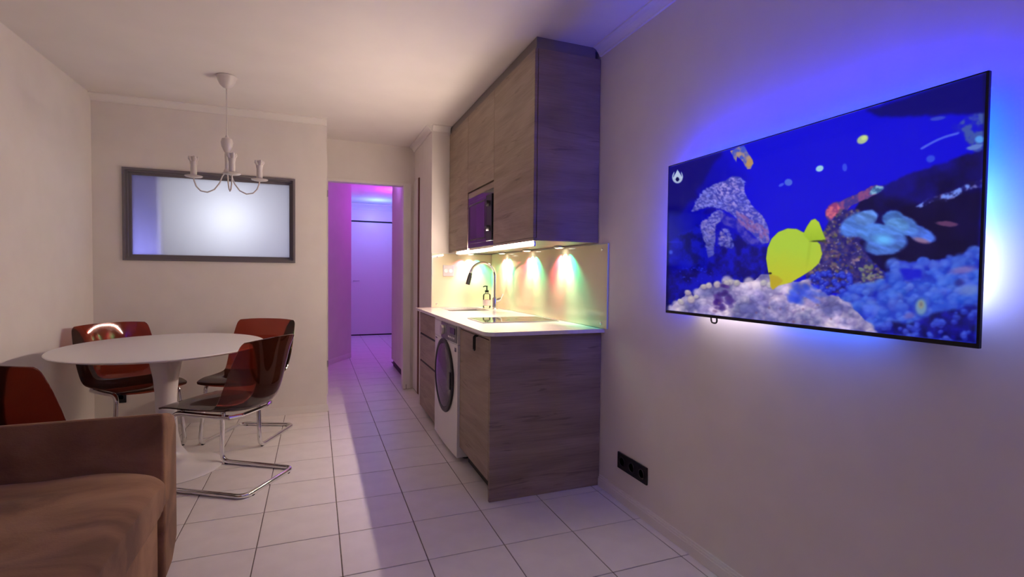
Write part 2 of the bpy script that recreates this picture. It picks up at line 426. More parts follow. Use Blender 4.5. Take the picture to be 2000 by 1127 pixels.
# ------------------------------------------------------------------ kitchen: base units
CX = .735; CT = .885
fx = CX
ep = B().box(CX, XR-.003, .065, .084, 0.001, CT-.021, bev=.001).build('end_panel', M['wood'])
tag(ep, 'grey oak end panel closing the near end of the kitchen counter, down to the floor', 'panel')
bc = thing('base_cabinet', 'grey oak base cabinet between the end panel and the washing machine', 'cabinet', (1.05, .37, 0))
B().box(CX+.02, XR-.004, .0845, .648, .10, CT-.022).build('body', M['wood'], bc)
B().box(CX+.06, CX+.075, .0845, .648, 0.001, .10).build('plinth', M['dark'], bc)
dd = B().box(CX, CX+.019, .088, .645, .104, .838, bev=.0015).build('door', M['wood'], bc)
B().box(CX+.003, CX+.019, .0845, .648, .842, CT-.022).build('top_rail', M['wood'], bc)
hp = fillet([(CX-.004, .262, .842), (CX-.022, .262, .838), (CX-.022, .262, .762), (CX-.022, .288, .762), (CX-.022, .288, .838), (CX-.004, .288, .842)], .012, 5)
B().tube(hp, .0045, 8).build('handle', M['black'], dd, smooth=True)
du = thing('drawer_unit', 'grey oak three drawer unit at the far end of the counter', 'drawers', (1.05, 1.62, 0))
B().box(CX+.02, XR-.004, 1.296, YE-.003, .06, .695).build('body', M['wood'], du)
B().box(CX+.06, CX+.075, 1.296, YE-.003, 0.001, .06).build('plinth', M['dark'], du)
B().box(CX-.002, CX+.019, 1.932, YE-.002, 0.05, CT-.024).build('side_filler', M['trim'], du)
for z0, z1 in ((.055, .436), (.452, .664), (.680, .846)):
    dw = B().box(CX, CX+.019, 1.299, 1.928, z0, z1, bev=.0015).build('drawer', M['wood'], du)
    B().box(CX+.002, CX+.016, 1.299, 1.928, z1, z1+.012).build('grip_rail', M['dark'], dw)
# washing machine
wm = thing('washing_machine', 'white front loading washing machine under the counter between wooden fronts', 'washing machine', (1.03, .972, 0))
WY0, WY1 = .656, 1.288; wc = (WY0+WY1)/2
def bow(y): return .722-.008*(1-((y-wc)/(WY1-wc))**2)
def bowpanel(y0, y1, xb, z0, z1, dx=0, n=14):
    b = B(); ol = [(bow(y0+(y1-y0)*i/n)+dx, y0+(y1-y0)*i/n) for i in range(n+1)]
    ol = ol+[(xb, y1), (xb, y0)]
    return b.prism(ol, z0, z1)
bowpanel(WY0, WY1, 1.30, .03, .735).build('body', M['enamel'], wm, smooth=True)
bowpanel(WY0, WY1, 1.30, .738, CT-.026).build('control_panel', M['enamel'], wm, smooth=True)
for yy in (WY0+.07, WY1-.07):
    for xx in (.80, 1.22): B().lathe([(0, 0), (.022, 0), (.022, .03), (0, .03)], (xx, yy, 0.001), 14).build('foot', M['blackrub'], wm)
bowpanel(1.07, WY1-.012, .74, .750, .850, dx=-.004).build('dispenser_drawer', M['enamel'], wm, smooth=True)
dp = bowpanel(WY0+.01, 1.045, .74, .745, .853, dx=-.004).build('display_panel', M['panelgrey'], wm, smooth=True)
B().lathe([(0, -.012), (.030, -.012), (.033, -.008), (.034, .012), (0, .012)], (bow(1.0)-.006, 1.0, .80), 24, axis='x').build('dial', M['steel'], dp, smooth=True)
for yy in (.72, .76, .80, .84): B().box(bow(yy)-.0065, bow(yy)+.001, yy-.012, yy+.012, .765, .777, bev=.001).build('button', M['white'], dp)
B().box(bow(.74)-.0062, bow(.74), .70, .90, .795, .835, bev=.001).build('screen', M['blackglass'], dp)
B().box(bow(.70)-.003, bow(.70)+.001, .685, .715, .690, .715).build('badge', M['panelgrey'], wm)
B().box(bow(1.22)-.003, bow(1.22)+.001, 1.20, 1.25, .715, .722).build('badge', M['panelgrey'], wm)
bx = bow(wc)
B().lathe([(.250, .006), (.250, -.003), (.245, -.009), (.232, -.012), (.222, -.010), (.215, -.004)], (bx, wc, .495), 56, axis='x').build('door_ring', M['black'], wm, smooth=True)
B().lathe([(.216, -.004), (.212, -.008), (.19, -.011), (.12, -.014), (.0, -.015)], (bx, wc, .495), 48, axis='x').build('door_glass', M['blackglass'], wm, smooth=True)
B().box(bx-.018, bx-.008, .745, .77, .44, .55, bev=.003).build('door_handle', M['black'], wm)

# worktop with a cut-out for the sink
R_ = .06; wx0 = .700; wy0 = .030
ol = [(XR-.001, wy0), (XR-.001, YE-.001), (wx0, YE-.001)]+[(x, y) for x, y in arc(wx0+R_, wy0+R_, R_, 180, 270, 8)]
SX0, SX1, SY0, SY1 = .885, 1.225, 1.50, 1.885
hole = [(x, y) for x, y in arc(SX0+.02, SY0+.02, .02, 180, 270, 3)+arc(SX1-.02, SY0+.02, .02, 270, 360, 3)+arc(SX1-.02, SY1-.02, .02, 0, 90, 3)+arc(SX0+.02, SY1-.02, .02, 90, 180, 3)]
wt = B().prism(ol, CT-.020, CT, holes=[hole]).build('worktop', M['quartz'])
tag(wt, 'pale quartz worktop with a rounded near corner on the grey oak base units', 'worktop')
sk = thing('sink', 'undermount rectangular sink set in the far end of the pale worktop', 'sink', ((SX0+SX1)/2, (SY0+SY1)/2, .70))
t = B()
e = .006
for (a, bq) in (((SX0-e, SX0), (SY0-e, SY1+e)), ((SX1, SX1+e), (SY0-e, SY1+e))): t.box(a[0], a[1], bq[0], bq[1], .71, CT-.0205)
t.box(SX0, SX1, SY0-e, SY0, .71, CT-.0205); t.box(SX0, SX1, SY1, SY1+e, .71, CT-.0205); t.box(SX0-e, SX1+e, SY0-e, SY1+e, .704, .71)
t.build('basin', M['steel'], sk)
B().lathe([(0, 0), (.04, 0), (.042, .003), (.034, .004), (.02, .001), (0, .001)], ((SX0+SX1)/2, (SY0+SY1)/2, .7102), 24).build('drain', M['chrome'], sk, smooth=True)
# tap
fx0, fy0 = 1.302, 1.62
fa = thing('faucet', 'chrome gooseneck kitchen tap with pull-down spray head beside the sink', 'tap', (fx0, fy0, CT))
B().lathe([(0, 0), (.028, 0), (.028, .006), (.024, .010), (.023, .09), (.021, .10), (0, .10)], (fx0, fy0, CT), 24).build('base', M['chrome'], fa, smooth=True)
cx_, cz_, rr = fx0-.108, 1.165, .108
neck = [(fx0, fy0, CT+.095), (fx0, fy0, 1.05), (fx0, fy0, 1.12)]+[(cx_+rr*math.cos(math.radians(a)), fy0, cz_+rr*math.sin(math.radians(a))) for a in range(0, 172, 9)]
B().tube(neck, .0125, 14).build('neck', M['chrome'], fa, smooth=True)
e0 = Vector(neck[-1]); e1 = Vector((fx0-.238, fy0, 1.092))
B().tube([e0+(e0-e1)*.05, e0*.7+e1*.3, e1], .017, 14, rads=[.0135, .017, .018]).build('spray_head', M['black'], fa, smooth=True)
B().tube([(fx0, fy0, CT+.075), (fx0+.03, fy0-.015, CT+.08), (fx0+.045, fy0-.03, CT+.09)], .017, 14, rads=[.018, .018, .014]).build('valve', M['chrome'], fa, smooth=True)
B().tube([(fx0+.042, fy0-.028, CT+.088), (fx0+.055, fy0-.05, CT+.13)], .006, 10).build('lever', M['chrome'], fa, smooth=True)
# soap dispenser
sx, sy = 1.29, 1.80
so = thing('soap_dispenser', 'clear soap bottle with white label and dark pump beside the tap', 'soap dispenser', (sx, sy, CT))
B().lathe([(0, .0), (.032, .0), (.034, .004), (.034, .105), (.030, .118), (.014, .128), (.013, .138), (0, .138)], (sx, sy, CT+.001), 24).build('bottle', M['glass'], so, smooth=True)
B().lathe([(.0345, .02), (.0348, .022), (.0348, .068), (.0345, .07)], (sx, sy, CT+.001), 24).build('label', M['white'], so, smooth=True)
pm = B().lathe([(0, .135), (.017, .135), (.017, .152), (.006, .155), (.005, .19), (0, .19)], (sx, sy, CT+.001), 16)
pm.tube([(sx+.005, sy, CT+.188), (sx-.02, sy-.005, CT+.190), (sx-.036, sy-.008, CT+.183)], .005, 8)
pm.build('pump', M['black'], so, smooth=True)
# hob
ho = thing('hob', 'black glass ceramic hob lying flush on the pale worktop', 'hob', (1.08, .66, CT))
B().box(.84, 1.335, .50, .83, CT+.0005, CT+.005, bev=.001).build('glass_plate', M['blackglass'], ho)
bz = B()
for q in ((.836, .84, .496, .834), (1.335, 1.339, .496, .834)): bz.box(*q, CT+.0004, CT+.0055)
bz.box(.84, 1.335, .496, .50, CT+.0004, CT+.0055); bz.box(.84, 1.335, .83, .834, CT+.0004, CT+.0055)
bz.build('bezel', M['steel'], ho)
for (px, py, r) in ((1.20, .665, .085), (.99, .665, .075)):
    B().lathe([(r, 0), (r, .0004), (r-.003, .0004), (r-.003, 0)], (px, py, CT+.005), 40).build('cooking_zone', M['panelgrey'], ho)
# glass splashback: long pane on the side wall, short pane on the end wall
GT = 1.352
gs = thing('glass_splashback', 'long cream glass splashback on the side wall behind the worktop', 'splashback', (XR, 1.0, CT))
B().box(XR-.009, XR-.002, .003, YE-.011, CT+.002, GT).build('pane', M['splash'], gs)
eg = B(); eg.box(XR-.0095, XR-.0015, .0, .003, CT+.002, GT+.003); eg.box(XR-.0095, XR-.0015, .003, YE-.011, GT, GT+.003); eg.build('glass_edge', M['edgeglass'], gs)
for yy, zz in ((.055, CT+.03), (.055, GT-.03)): B().lathe([(0, 0), (.009, 0), (.009, -.004), (.006, -.006), (0, -.006)], (XR-.009, yy, zz), 14, axis='x').build('fixing_cap', M['chrome'], gs, smooth=True)
ge = thing('glass_splashback', 'short cream glass splashback on the end wall, with the white socket', 'splashback', (1.1, YE, CT))
B().box(XP+.006, XR-.0095, YE-.009, YE-.002, CT+.002, GT).build('pane', M['splash'], ge)
eg = B(); eg.box(XP+.003, XP+.006, YE-.0095, YE-.0015, CT+.002, GT+.003); eg.box(XP+.006, XR-.0095, YE-.0095, YE-.0015, GT, GT+.003); eg.build('glass_edge', M['edgeglass'], ge)
for zz in (CT+.03, GT-.03): B().lathe([(0, 0), (.008, 0), (.008, -.004), (.005, -.006), (0, -.006)], (XP+.045, YE-.009, zz), 14, axis='y').build('fixing_cap', M['chrome'], ge, smooth=True)
# socket on end wall
so2 = thing('wall_socket', 'white double socket plate on the end splashback left of the tap', 'socket', (.983, YE-.009, 1.204))
B().box(.934, 1.032, YE-.018, YE-.0095, 1.156, 1.254, bev=.004).build('plate', M['socket'], so2)
for q in (.962, 1.004): B().lathe([(.017, .0005), (.017, -.003), (.013, -.003), (.012, -.001), (0, -.001)], (q, YE-.018, 1.205), 18, axis='y').build('outlet_well', M['white'], so2, smooth=True)

# ------------------------------------------------------------------ wall units
UX = .989; UZ0, UZ1 = 1.362, 2.385; UY0, UY1 = .115, 1.955
uc = thing('wall_cabinet', 'tall grey oak wall cabinet at the near end, blue-lit side panel', 'cabinet', (1.19, .44, UZ0))
B().box(UX+.020, XR-.003, UY0, .774, UZ0+.002, UZ1).build('body', M['wood'], uc)
B().box(UX, UX+.018, UY0+.004, .773, UZ0+.018, UZ1, bev=.0015).build('door', M['wood'], uc)
B().box(UX, UX+.0198, UY0, .774, UZ0, UZ0+.016).build('bottom_rail', M['wood'], uc)
um = thing('wall_cabinet', 'grey oak wall cabinet around and above the built-in microwave', 'cabinet', (1.19, 1.07, UZ0))
B().box(UX+.020, XR-.003, .776, 1.378, 1.80, UZ1).build('body', M['wood'], um)
B().box(UX, UX+.018, .7745, 1.377, 1.80, UZ1, bev=.0015).build('door', M['wood'], um)
B().box(UX+.005, UX+.020, .777, 1.376, 1.752, 1.790).build('filler_strip', M['wood'], um)
B().box(UX+.020, XR-.003, .776, 1.378, UZ0+.002, 1.372).build('shelf', M['wood'], um)
ul = thing('wall_cabinet', 'narrow grey oak wall cabinet at the far end, left of the microwave', 'cabinet', (1.19, 1.66, UZ0))
B().box(UX+.020, XR-.003, 1.380, UY1, UZ0+.002, UZ1).build('body', M['wood'], ul)
B().box(UX, UX+.018, 1.381, UY1, UZ0+.018, UZ1, bev=.0015).build('door', M['wood'], ul)
B().box(UX, UX+.0198, 1.380, UY1, UZ0, UZ0+.016).build('bottom_rail', M['wood'], ul)
fi = B().box(UX+.012, XR-.03, UY0+.012, UY1, UZ1+.001, ZC-.001).build('filler_panel', M['filler'])
tag(fi, 'dark grey filler strip closing the gap between wall cabinets and ceiling', 'filler')
# microwave
mw = thing('microwave', 'black built-in microwave oven in the wall cabinets, mirroring the violet hall', 'microwave', (1.18, 1.07, 1.374))
B().box(UX+.03, XR-.02, .790, 1.364, 1.376, 1.740).build('body', M['black'], mw)
B().box(UX+.004, UX+.03, .780, 1.372, 1.373, 1.750, bev=.002).build('trim_frame', M['blackglass'], mw)
md = B().box(UX-.004, UX+.004, .915, 1.340, 1.405, 1.715, bev=.0015).build('door', M['blackglass'], mw)
B().prism([(.935, 1.425), (1.32, 1.425), (1.32, 1.695), (.935, 1.695)], UX-.0055, UX-.0038, holes=[[(.947, 1.437), (1.308, 1.437), (1.308, 1.683), (.947, 1.683)]], axis='x').build('window_border', M['black'], md)
pn = B().box(UX-.004, UX+.004, .800, .911, 1.405, 1.715, bev=.0015).build('control_panel', M['black'], mw)
for zz in (1.655, 1.49): B().lathe([(0, -.022), (.017, -.022), (.019, -.018), (.020, 0)], (UX-.004, .856, zz), 22, axis='x').build('knob', M['black'], pn, smooth=True)
# LED profile along the lower front edge
ls = thing('led_light_bar', 'slim glowing LED bar along the bottom edge of the wall cabinets', 'light', (.985, 1.03, 1.35))
B().tube([(UX+.0045, .135, UZ0-.013), (UX+.0045, 1.70, UZ0-.013)], .0048, 10).build('diffuser', M['strip'], ls, smooth=True)
B().box(UX+.0105, UX+.020, .130, 1.705, UZ0-.028, UZ0-.0005).build('light_shield', M['steel'], ls)  # plate added to keep the bar's light off the splashback
# puck lights
def puck(x, y, label, first=None, n=(1, 0)):
    if first is None:
        t = thing('puck_light', label, 'light', (x, y, UZ0))
        B().lathe([(0, -.001), (.034, -.001), (.034, -.009), (.030, -.013), (.024, -.014)], (x, y, UZ0), 28).build('ring', M['steel'], t, smooth=True)
        B().lathe([(.024, -.0135), (.018, -.0145), (0, -.015)], (x, y, UZ0), 24).build('lens', M['puckled'], t, smooth=True)
        B().lathe([(0, -.0155), (.004, -.0155), (.004, -.014)], (x, y+.017, UZ0-.001), 10).build('led', M['puckred'], t)
        B().lathe([(0, -.0155), (.004, -.0155), (.004, -.014)], (x, y-.017, UZ0-.001), 10).build('led', M['puckgreen'], t)
    else:
        t = copy_tree(first); t.location = (x, y, UZ0); t['label'] = label
    t['group'] = 'puck lights under the wall cabinets'
    z = UZ0-.024
    t_ = (-n[1], n[0])
    def spot(nm, off, al, side, col, e, r_, w_):
        lamp(nm, 'SPOT', (x+t_[0]*off, y+t_[1]*off, z), col, e, r_, aim=(n[0]*al+t_[0]*side, n[1]*al+t_[1]*side, -1), spot=w_, blend=.85)
    spot('puck_white', 0, .30, 0, (1, .88, .66), P_PUCK, .008, 1.5)
    spot('puck_red', .035, .35, .45, (1, .10, .20), P_PUCK*.8, .006, 1.2)
    spot('puck_green', -.035, .35, -.45, (.03, 1, .60), P_PUCK*.8, .006, 1.2)
    return t
pk = puck(1.335, .50, 'round puck light under the cabinet nearest the camera')
puck(1.335, 1.02, 'second puck light from the near end under the wall cabinets', pk)
puck(1.335, 1.55, 'puck light under the cabinets behind the tap, third from the near end', pk)
puck(1.17, 1.895, 'puck light under the far cabinet beside the end wall', pk, (0, 1))

# ------------------------------------------------------------------ dining table
tx, ty, tz = -.923, 1.13, .742
tb = thing('dining_table', 'oval white pedestal table with a trumpet foot among four brown chairs', 'table', (tx, ty, 0))
pr_ = [(0, tz-.020), (.42, tz-.020), (.49, tz-.017), (.518, tz-.010), (.523, tz-.004), (.519, tz-.0005), (.50, tz), (0, tz)]
B().lathe(pr_, (tx, ty, 0), 96, sx=1.0, sy=1.17).build('tabletop', M['tabletop'], tb, smooth=True)
B().lathe([(0, tz-.021), (.115, tz-.021), (.105, tz-.035), (.085, tz-.08), (.064, .55), (.055, .45), (.052, .33), (.058, .22), (.075, .13), (.11, .075), (.17, .040), (.24, .020), (.285, .011), (.292, .006), (.290, 0.001), (0, 0.001)], (tx, ty, 0), 64).build('pedestal', M['tabletop'], tb, smooth=True)

# ------------------------------------------------------------------ chairs
def make_chair(label):
    t = thing('dining_chair', label, 'chair', (0, 0, 0), 'cantilever acrylic dining chairs')
    cen = [(.312, .424), (.292, .440), (.20, .450), (.10, .440), (0, .428), (-.09, .422), (-.155, .428), (-.20, .448), (-.228, .49), (-.246, .55), (-.258, .63), (-.268, .71), (-.280, .79), (-.285, .822)]
    edg = [(.285, .432), (.272, .443), (.185, .452), (.10, .450), (.03, .450), (-.03, .452), (-.075, .460), (-.105, .485), (-.130, .53), (-.155, .585), (-.180, .65), (-.208, .72), (-.240, .79), (-.255, .812)]
    wid = [.180, .196, .212, .216, .218, .220, .224, .228, .231, .233, .232, .228, .220, .205]
    def sub(a, n=3):
        out = []
        N = len(a)
        for i in range(N-1):
            p0, p1, p2, p3 = [np.array(a[min(max(k, 0), N-1)], float) for k in (i-1, i, i+1, i+2)]
            for q in range(n):
                s = q/n; out.append(.5*((2*p1)+(-p0+p2)*s+(2*p0-5*p1+4*p2-p3)*s*s+(-p0+3*p1-3*p2+p3)*s**3))
        out.append(np.array(a[-1], float)); return out
    ce, ed, wi = sub(cen), sub(edg), sub([(v, 0) for v in wid])
    m = 14; grid = []
    for c_, e_, w_ in zip(ce, ed, wi):
        row = []
        for k in range(m+1):
            u = -1+2*k/m; s = abs(u)**2.6
            p = c_*(1-s)+e_*s
            row.append(Vector((p[0], u*w_[0], p[1])))
        grid.append(row)
    B().sheet(grid, .007).build('shell', M['acrylic'], t, smooth=True, angle=50)
    r = .0135
    path = [(-.13, -.165, .408), (.0, -.170, .410), (.205, -.178, .418), (.235, -.205, .0125), (-.25, -.205, .0125), (-.25, .205, .0125), (.235, .205, .0125), (.205, .178, .418), (0, .170, .410), (-.13, .165, .408)]
    B().tube(fillet(path, .055, 7), r, 12).build('frame', M['chrome'], t, smooth=True)
    B().tube(fillet([(-.125, -.165, .408), (-.155, -.10, .407), (-.155, .10, .407), (-.125, .165, .408)], .04, 5), .009, 10).build('rear_crossbar', M['chrome'], t, smooth=True)
    for yy in (-.17, .17):
        for xx in (-.10, .15):
            B().lathe([(0, .0), (.010, 0), (.010, .018), (0, .018)], (xx, yy, .415), 12).build('bolt', M['chrome'], t, smooth=True)
    for (xx, yy) in ((.20, -.205), (.20, .205), (-.25, -.15), (-.25, .15)):
        B().box(xx-.012, xx+.012, yy-.007, yy+.007, .0005, .006, bev=.001).build('floor_glide', M['blackrub'], t)
    return t
ch = make_chair('brown clear acrylic chair at the right of the table, nearest, seen from the side')
spots = [(-.545, .835, 148, None),
         (-.545, 1.655, 247, 'brown clear acrylic chair at the back right of the table, against the back wall'),
         (-1.225, 1.60, -49, 'brown clear acrylic chair in the left corner, its back mirroring the kitchen lights'),
         (-1.17, .35, 66, 'brown clear acrylic chair behind the sofa arm, mostly hidden at the left')]
for x, y, a, lb in spots:
    o = ch if lb is None else copy_tree(ch)
    if lb: o['label'] = lb
    o.location = (x, y, 0); o.rotation_euler = (0, 0, math.radians(a))

# ------------------------------------------------------------------ sofa
sf = thing('sofa', 'brown suede sofa with square arm in the left foreground', 'sofa', (-1.1, -.9, 0))
def prismx(poly, x0, x1, bev=.02):
    t = bmesh.new(); 
    va = [t.verts.new((x0, y, z)) for y, z in poly]; f = t.faces.new(va)
    g_ = bmesh.ops.extrude_face_region(t, geom=[f])
    for e in g_['geom']:
        if isinstance(e, bmesh.types.BMVert): e.co.x = x1
    bmesh.ops.recalc_face_normals(t, faces=t.faces)
    bmesh.ops.bevel(t, geom=t.edges[:], offset=bev, segments=3, affect='EDGES', profile=.5, clamp_overlap=True)
    b = B(); b._merge(t); return b
prismx([(-.165, .012), (-.06, .030), (.015, .105), (.018, .56), (-.01, .605), (-.05, .622), (-.165, .650)], -1.585, -.625, .014).build('armrest', M['suede'], sf, smooth=True)
prismx([(-1.915, .105), (-2.095, .105), (-2.095, .60), (-1.915, .64)], -1.585, -.90, .014).build('armrest', M['suede'], sf, smooth=True)
B().box(-1.585, -.645, -1.913, -.170, .03, .315, bev=.012).build('base', M['suede'], sf, smooth=True)
B().box(-1.588, -1.38, -1.91, -.172, .316, .82, bev=.05, seg=4).build('backrest', M['suede'], sf, smooth=True)
def cushion(x0, x1, y0, y1, z0, z1, name):
    b = B(); t = bmesh.new(); bmesh.ops.create_cube(t, size=2)
    bmesh.ops.subdivide_edges(t, edges=t.edges[:], cuts=26, use_grid_fill=True)
    for v in t.verts:
        x, y, z = v.co
        # superellipsoid-like pillow
        k = 5.0
        f = (abs(x)**k+abs(y)**k+abs(z)**3.2)**(-1/k) if max(abs(x), abs(y), abs(z)) > 0 else 1
        f = min(1.0, f*1.06)
        p = Vector((x*f, y*f, z*f*.94))
        p.z += (.18*(1-p.x**2*.8)*(1-p.y**2*.8) if z > 0 else 0)
        if z > .2:
            q = Vector((p.x*1.1+3, p.y*2.6, 0))
            p.z += .20*(mnoise.noise(q*1.3))*(1-abs(p.x)**4)
            p.z -= .16*max(0, 1-abs(p.y-.52-.16*p.x)/.10)*max(0, .75-abs(p.x+.15))
            p.z -= .10*max(0, 1-abs(p.y-.70+.25*p.x)/.06)*max(0, .6-abs(p.x-.35))
        v.co = Vector(((x0+x1)/2+p.x*(x1-x0)/2, (y0+y1)/2+p.y*(y1-y0)/2, (z0+z1)/2+p.z*(z1-z0)/2))
    b._merge(t); return b.build(name, M['suede'], sf, smooth=True, angle=180)
cushion(-1.40, -.598, -1.04, -.170, .300, .462, 'seat_cushion')
cushion(-1.40, -.598, -1.913, -1.045, .300, .462, 'seat_cushion')
for xx in (-1.50, -.72):
    for yy in (-.09, -2.02): B().lathe([(0, 0.001), (.018, 0.001), (.024, .045), (0, .045)], (xx, yy-.02, 0), 14).build('foot', M['blackrub'], sf, smooth=True)

# ------------------------------------------------------------------ chandelier
hx, hy = -.640, 1.41
cl = thing('chandelier', 'white three-arm chandelier with candle sleeves hanging over the table', 'chandelier', (hx, hy, ZC))
M['chand'] = mat('white_lacquered_metal', (.62, .58, .56), .35)
M['bulb'] = mat('unlit_candle_bulb', (.68, .64, .62), .15)
B().lathe([(0, 0), (.062, -.001), (.062, -.006), (.057, -.012), (.052, -.03), (.040, -.055), (.022, -.072), (.008, -.078), (0, -.078)], (hx, hy, ZC-.0005), 36).build('canopy', M['chand'], cl, smooth=True)
B().tube([(hx, hy, ZC-.07), (hx, hy, 2.06)], .0035, 8).build('cord', M['chand'], cl, smooth=True)
B().lathe([(0, 2.075), (.006, 2.07), (.010, 2.055), (.030, 2.045), (.036, 2.022), (.032, 1.995), (.021, 1.97), (.012, 1.955), (.014, 1.94), (.012, 1.90), (.012, 1.85), (.020, 1.84), (.022, 1.825), (.014, 1.815), (0, 1.812)], (hx, hy, 0), 24).build('hub', M['chand'], cl, smooth=True)
for az in (174, -6, -74):
    a = math.radians(az); dx, dy = math.cos(a), math.sin(a)
    pts = [(.012, 1.825), (.028, 1.80), (.045, 1.755), (.075, 1.712), (.115, 1.692), (.155, 1.70), (.180, 1.728), (.192, 1.765), (.194, 1.785)]
    am = B().tube([(hx+dx*p[0], hy+dy*p[0], p[1]) for p in pts], .0042, 8).build('arm', M['chand'], cl, smooth=True)
    ex, ey = hx+dx*.194, hy+dy*.194
    B().lathe([(0, 1.780), (.018, 1.781), (.046, 1.787), (.052, 1.792), (.050, 1.794), (.020, 1.788), (0, 1.787)], (ex, ey, 0), 28).build('drip_dish', M['chand'], am, smooth=True)
    B().lathe([(0, 1.787), (.0185, 1.788), (.0185, 1.866), (.021, 1.872), (.022, 1.884), (0, 1.885)], (ex, ey, 0), 20).build('candle_sleeve', M['chand'], am, smooth=True)
    bl = B()
    for k in range(4):
        bl.tube([(ex+.012*math.cos(k*PI/2+.5), ey+.012*math.sin(k*PI/2+.5), 1.884), (ex+.022*math.cos(k*PI/2+.5), ey+.021*math.sin(k*PI/2+.5), 1.905), (ex+.024*math.cos(k*PI/2+.5), ey+.024*math.sin(k*PI/2+.5), 1.918)], .007, 8, rads=[.008, .011, .006])
    bl.lathe([(0, 1.885), (.014, 1.885), (.019, 1.90), (.016, 1.915), (0, 1.922)], (ex, ey, 0), 14)
    bl.build('lamp_holder', M['bulb'], am, smooth=True)

# ------------------------------------------------------------------ sockets
def black_socket(name, label, pos, horiz, n, axis):
    x, y, z = pos
    t = thing(name, label, 'socket', pos)
    w_, h_ = horiz/2, .042
    if axis == 'x':
        B().box(x-.010, x-.0005, y-w_, y+w_, z-h_, z+h_, bev=.002).build('plate', M['black'], t)
        for k in range(n):
            yy = y-w_+(k+.5)*horiz/n
            B().lathe([(.026, .002), (.026, -.002), (.020, -.002), (.019, .0), (0, .0)], (x-.010, yy, z), 22, axis='x').build('outlet_well', M['blackrub'], t, smooth=True)
    else:
        B().box(x-w_, x+w_, y-.010, y-.0005, z-h_, z+h_, bev=.002).build('plate', M['black'], t)
        B().lathe([(.022, .002), (.022, -.002), (.018, -.002), (.017, 0), (0, 0)], (x, y-.010, z), 22, axis='y').build('outlet_well', M['blackrub'], t, smooth=True)
    return t
black_socket('wall_socket', 'wide black triple socket low on the right wall near the counter', (XR, -.252, .215), .250, 3, 'x')
black_socket('wall_socket', 'small black socket low on the back wall under the corner chair', (-1.447, YB, .235), .062, 1, 'y')

# ------------------------------------------------------------------ television
TVX = 1.305
TY0, TY1, TZ0, TZ1 = -1.692, -.590, 1.0235, 1.650
tv = thing('television', 'thin flat television on the right wall showing a blue coral reef', 'television', (TVX+.04, (TY0+TY1)/2, TZ0))
B().box(TVX, TVX+.012, TY0, TY1, TZ0, TZ1, bev=.002).build('cabinet', M['black'], tv)
B().box(TVX+.012, TVX+.040, TY0+.22, TY1-.22, TZ0+.06, TZ0+.45, bev=.005).build('back_housing', M['black'], tv)
mt = B().box(TVX+.040, TVX+.058, TY0+.40, TY1-.40, TZ0+.16, TZ0+.40)
mt.box(XR-.014, XR-.001, TY0+.40, TY1-.40, TZ0+.14, TZ0+.42)
for yy in (TY0+.45, TY1-.45): mt.box(TVX+.05, XR-.01, yy-.01, yy+.01, TZ0+.2, TZ0+.36)
mt.build('wall_bracket', M['black'], tv)
lp = fillet([(TVX+.03, TY1-.235, TZ0+.01), (TVX+.03, TY1-.240, TZ0-.022), (TVX+.03, TY1-.270, TZ0-.022), (TVX+.03, TY1-.265, TZ0+.01)], .012, 6)
B().tube(lp, .0032, 8).build('cable_loop', M['blackrub'], tv, smooth=True)
# ---- the picture on the screen, painted into an in-memory image
IW, IH = 1000, 564
b0, b1 = .0045, .0115
ys = np.linspace(TY1-b0, TY0+b0, IW); zs = np.linspace(TZ0+b1, TZ1-b0, IH)
YY, ZZ = np.meshgrid(ys, zs)
dX = (TVX-.001)-CAM.x; dY = YY-CAM.y; dZ = ZZ-CAM.z
den = _f.x*dX+_f.y*dY+_f.z*dZ
PX = 1000+FPX*(_r2.x*dX+_r2.y*dY+_r2.z*dZ)/den; PY = 563.5+FPX*(_d2.x*dX+_d2.y*dY+_d2.z*dZ)/den
rng = np.random.RandomState(3)
def vnoise(X, Y, sc, seed):
    r = np.random.RandomState(seed); G = r.rand(256, 256)
    x, y = X/sc, Y/sc; xi, yi = np.floor(x).astype(int), np.floor(y).astype(int); fx_, fy_ = x-xi, y-yi
    fx_ = fx_*fx_*(3-2*fx_); fy_ = fy_*fy_*(3-2*fy_)
    g_ = lambda a, b_: G[a % 256, b_ % 256]
    return (g_(xi, yi)*(1-fx_)+g_(xi+1, yi)*fx_)*(1-fy_)+(g_(xi, yi+1)*(1-fx_)+g_(xi+1, yi+1)*fx_)*fy_
def fbm(X, Y, sc, seed, o=4):
    s = 0; a = .5
    for k in range(o): s = s+a*vnoise(X, Y, sc/2**k, seed+k); a /= 2
    return s/(1-.5**o)
wxn = (fbm(PX, PY, 16, 11)-.5); wyn = (fbm(PX, PY, 16, 21)-.5)
def poly(P, warp=8):
    X, Y = PX+wxn*warp*2, PY+wyn*warp*2; ins = np.zeros(X.shape, bool)
    for (x0, y0), (x1, y1) in zip(P, P[1:]+P[:1]):
        if y0 == y1: continue
        c = ((y0 > Y) != (y1 > Y)) & (X < (x1-x0)*(Y-y0)/(y1-y0)+x0); ins ^= c
    return ins.astype(float)
def blur(a, n):
    for ax in (0, 1):
        k = sum(np.roll(a, s, ax) for s in range(-n, n+1))/(2*n+1); a = k
    return a
def ell(cx, cy, rx, ry, rot=0, soft=.35, warp=0):
    X, Y = PX+wxn*warp*2-cx, PY+wyn*warp*2-cy; c, s = math.cos(rot), math.sin(rot)
    d_ = np.sqrt(((X*c+Y*s)/rx)**2+((-X*s+Y*c)/ry)**2)
    return np.clip((1-d_)/soft+.5, 0, 1)
img = np.zeros((IH, IW, 3))
def put(mask, col):
    global img
    col = np.array(col, float)
    if col.ndim == 1: col = col[None, None, :]
    img = img*(1-mask[..., None])+col/255*mask[..., None]
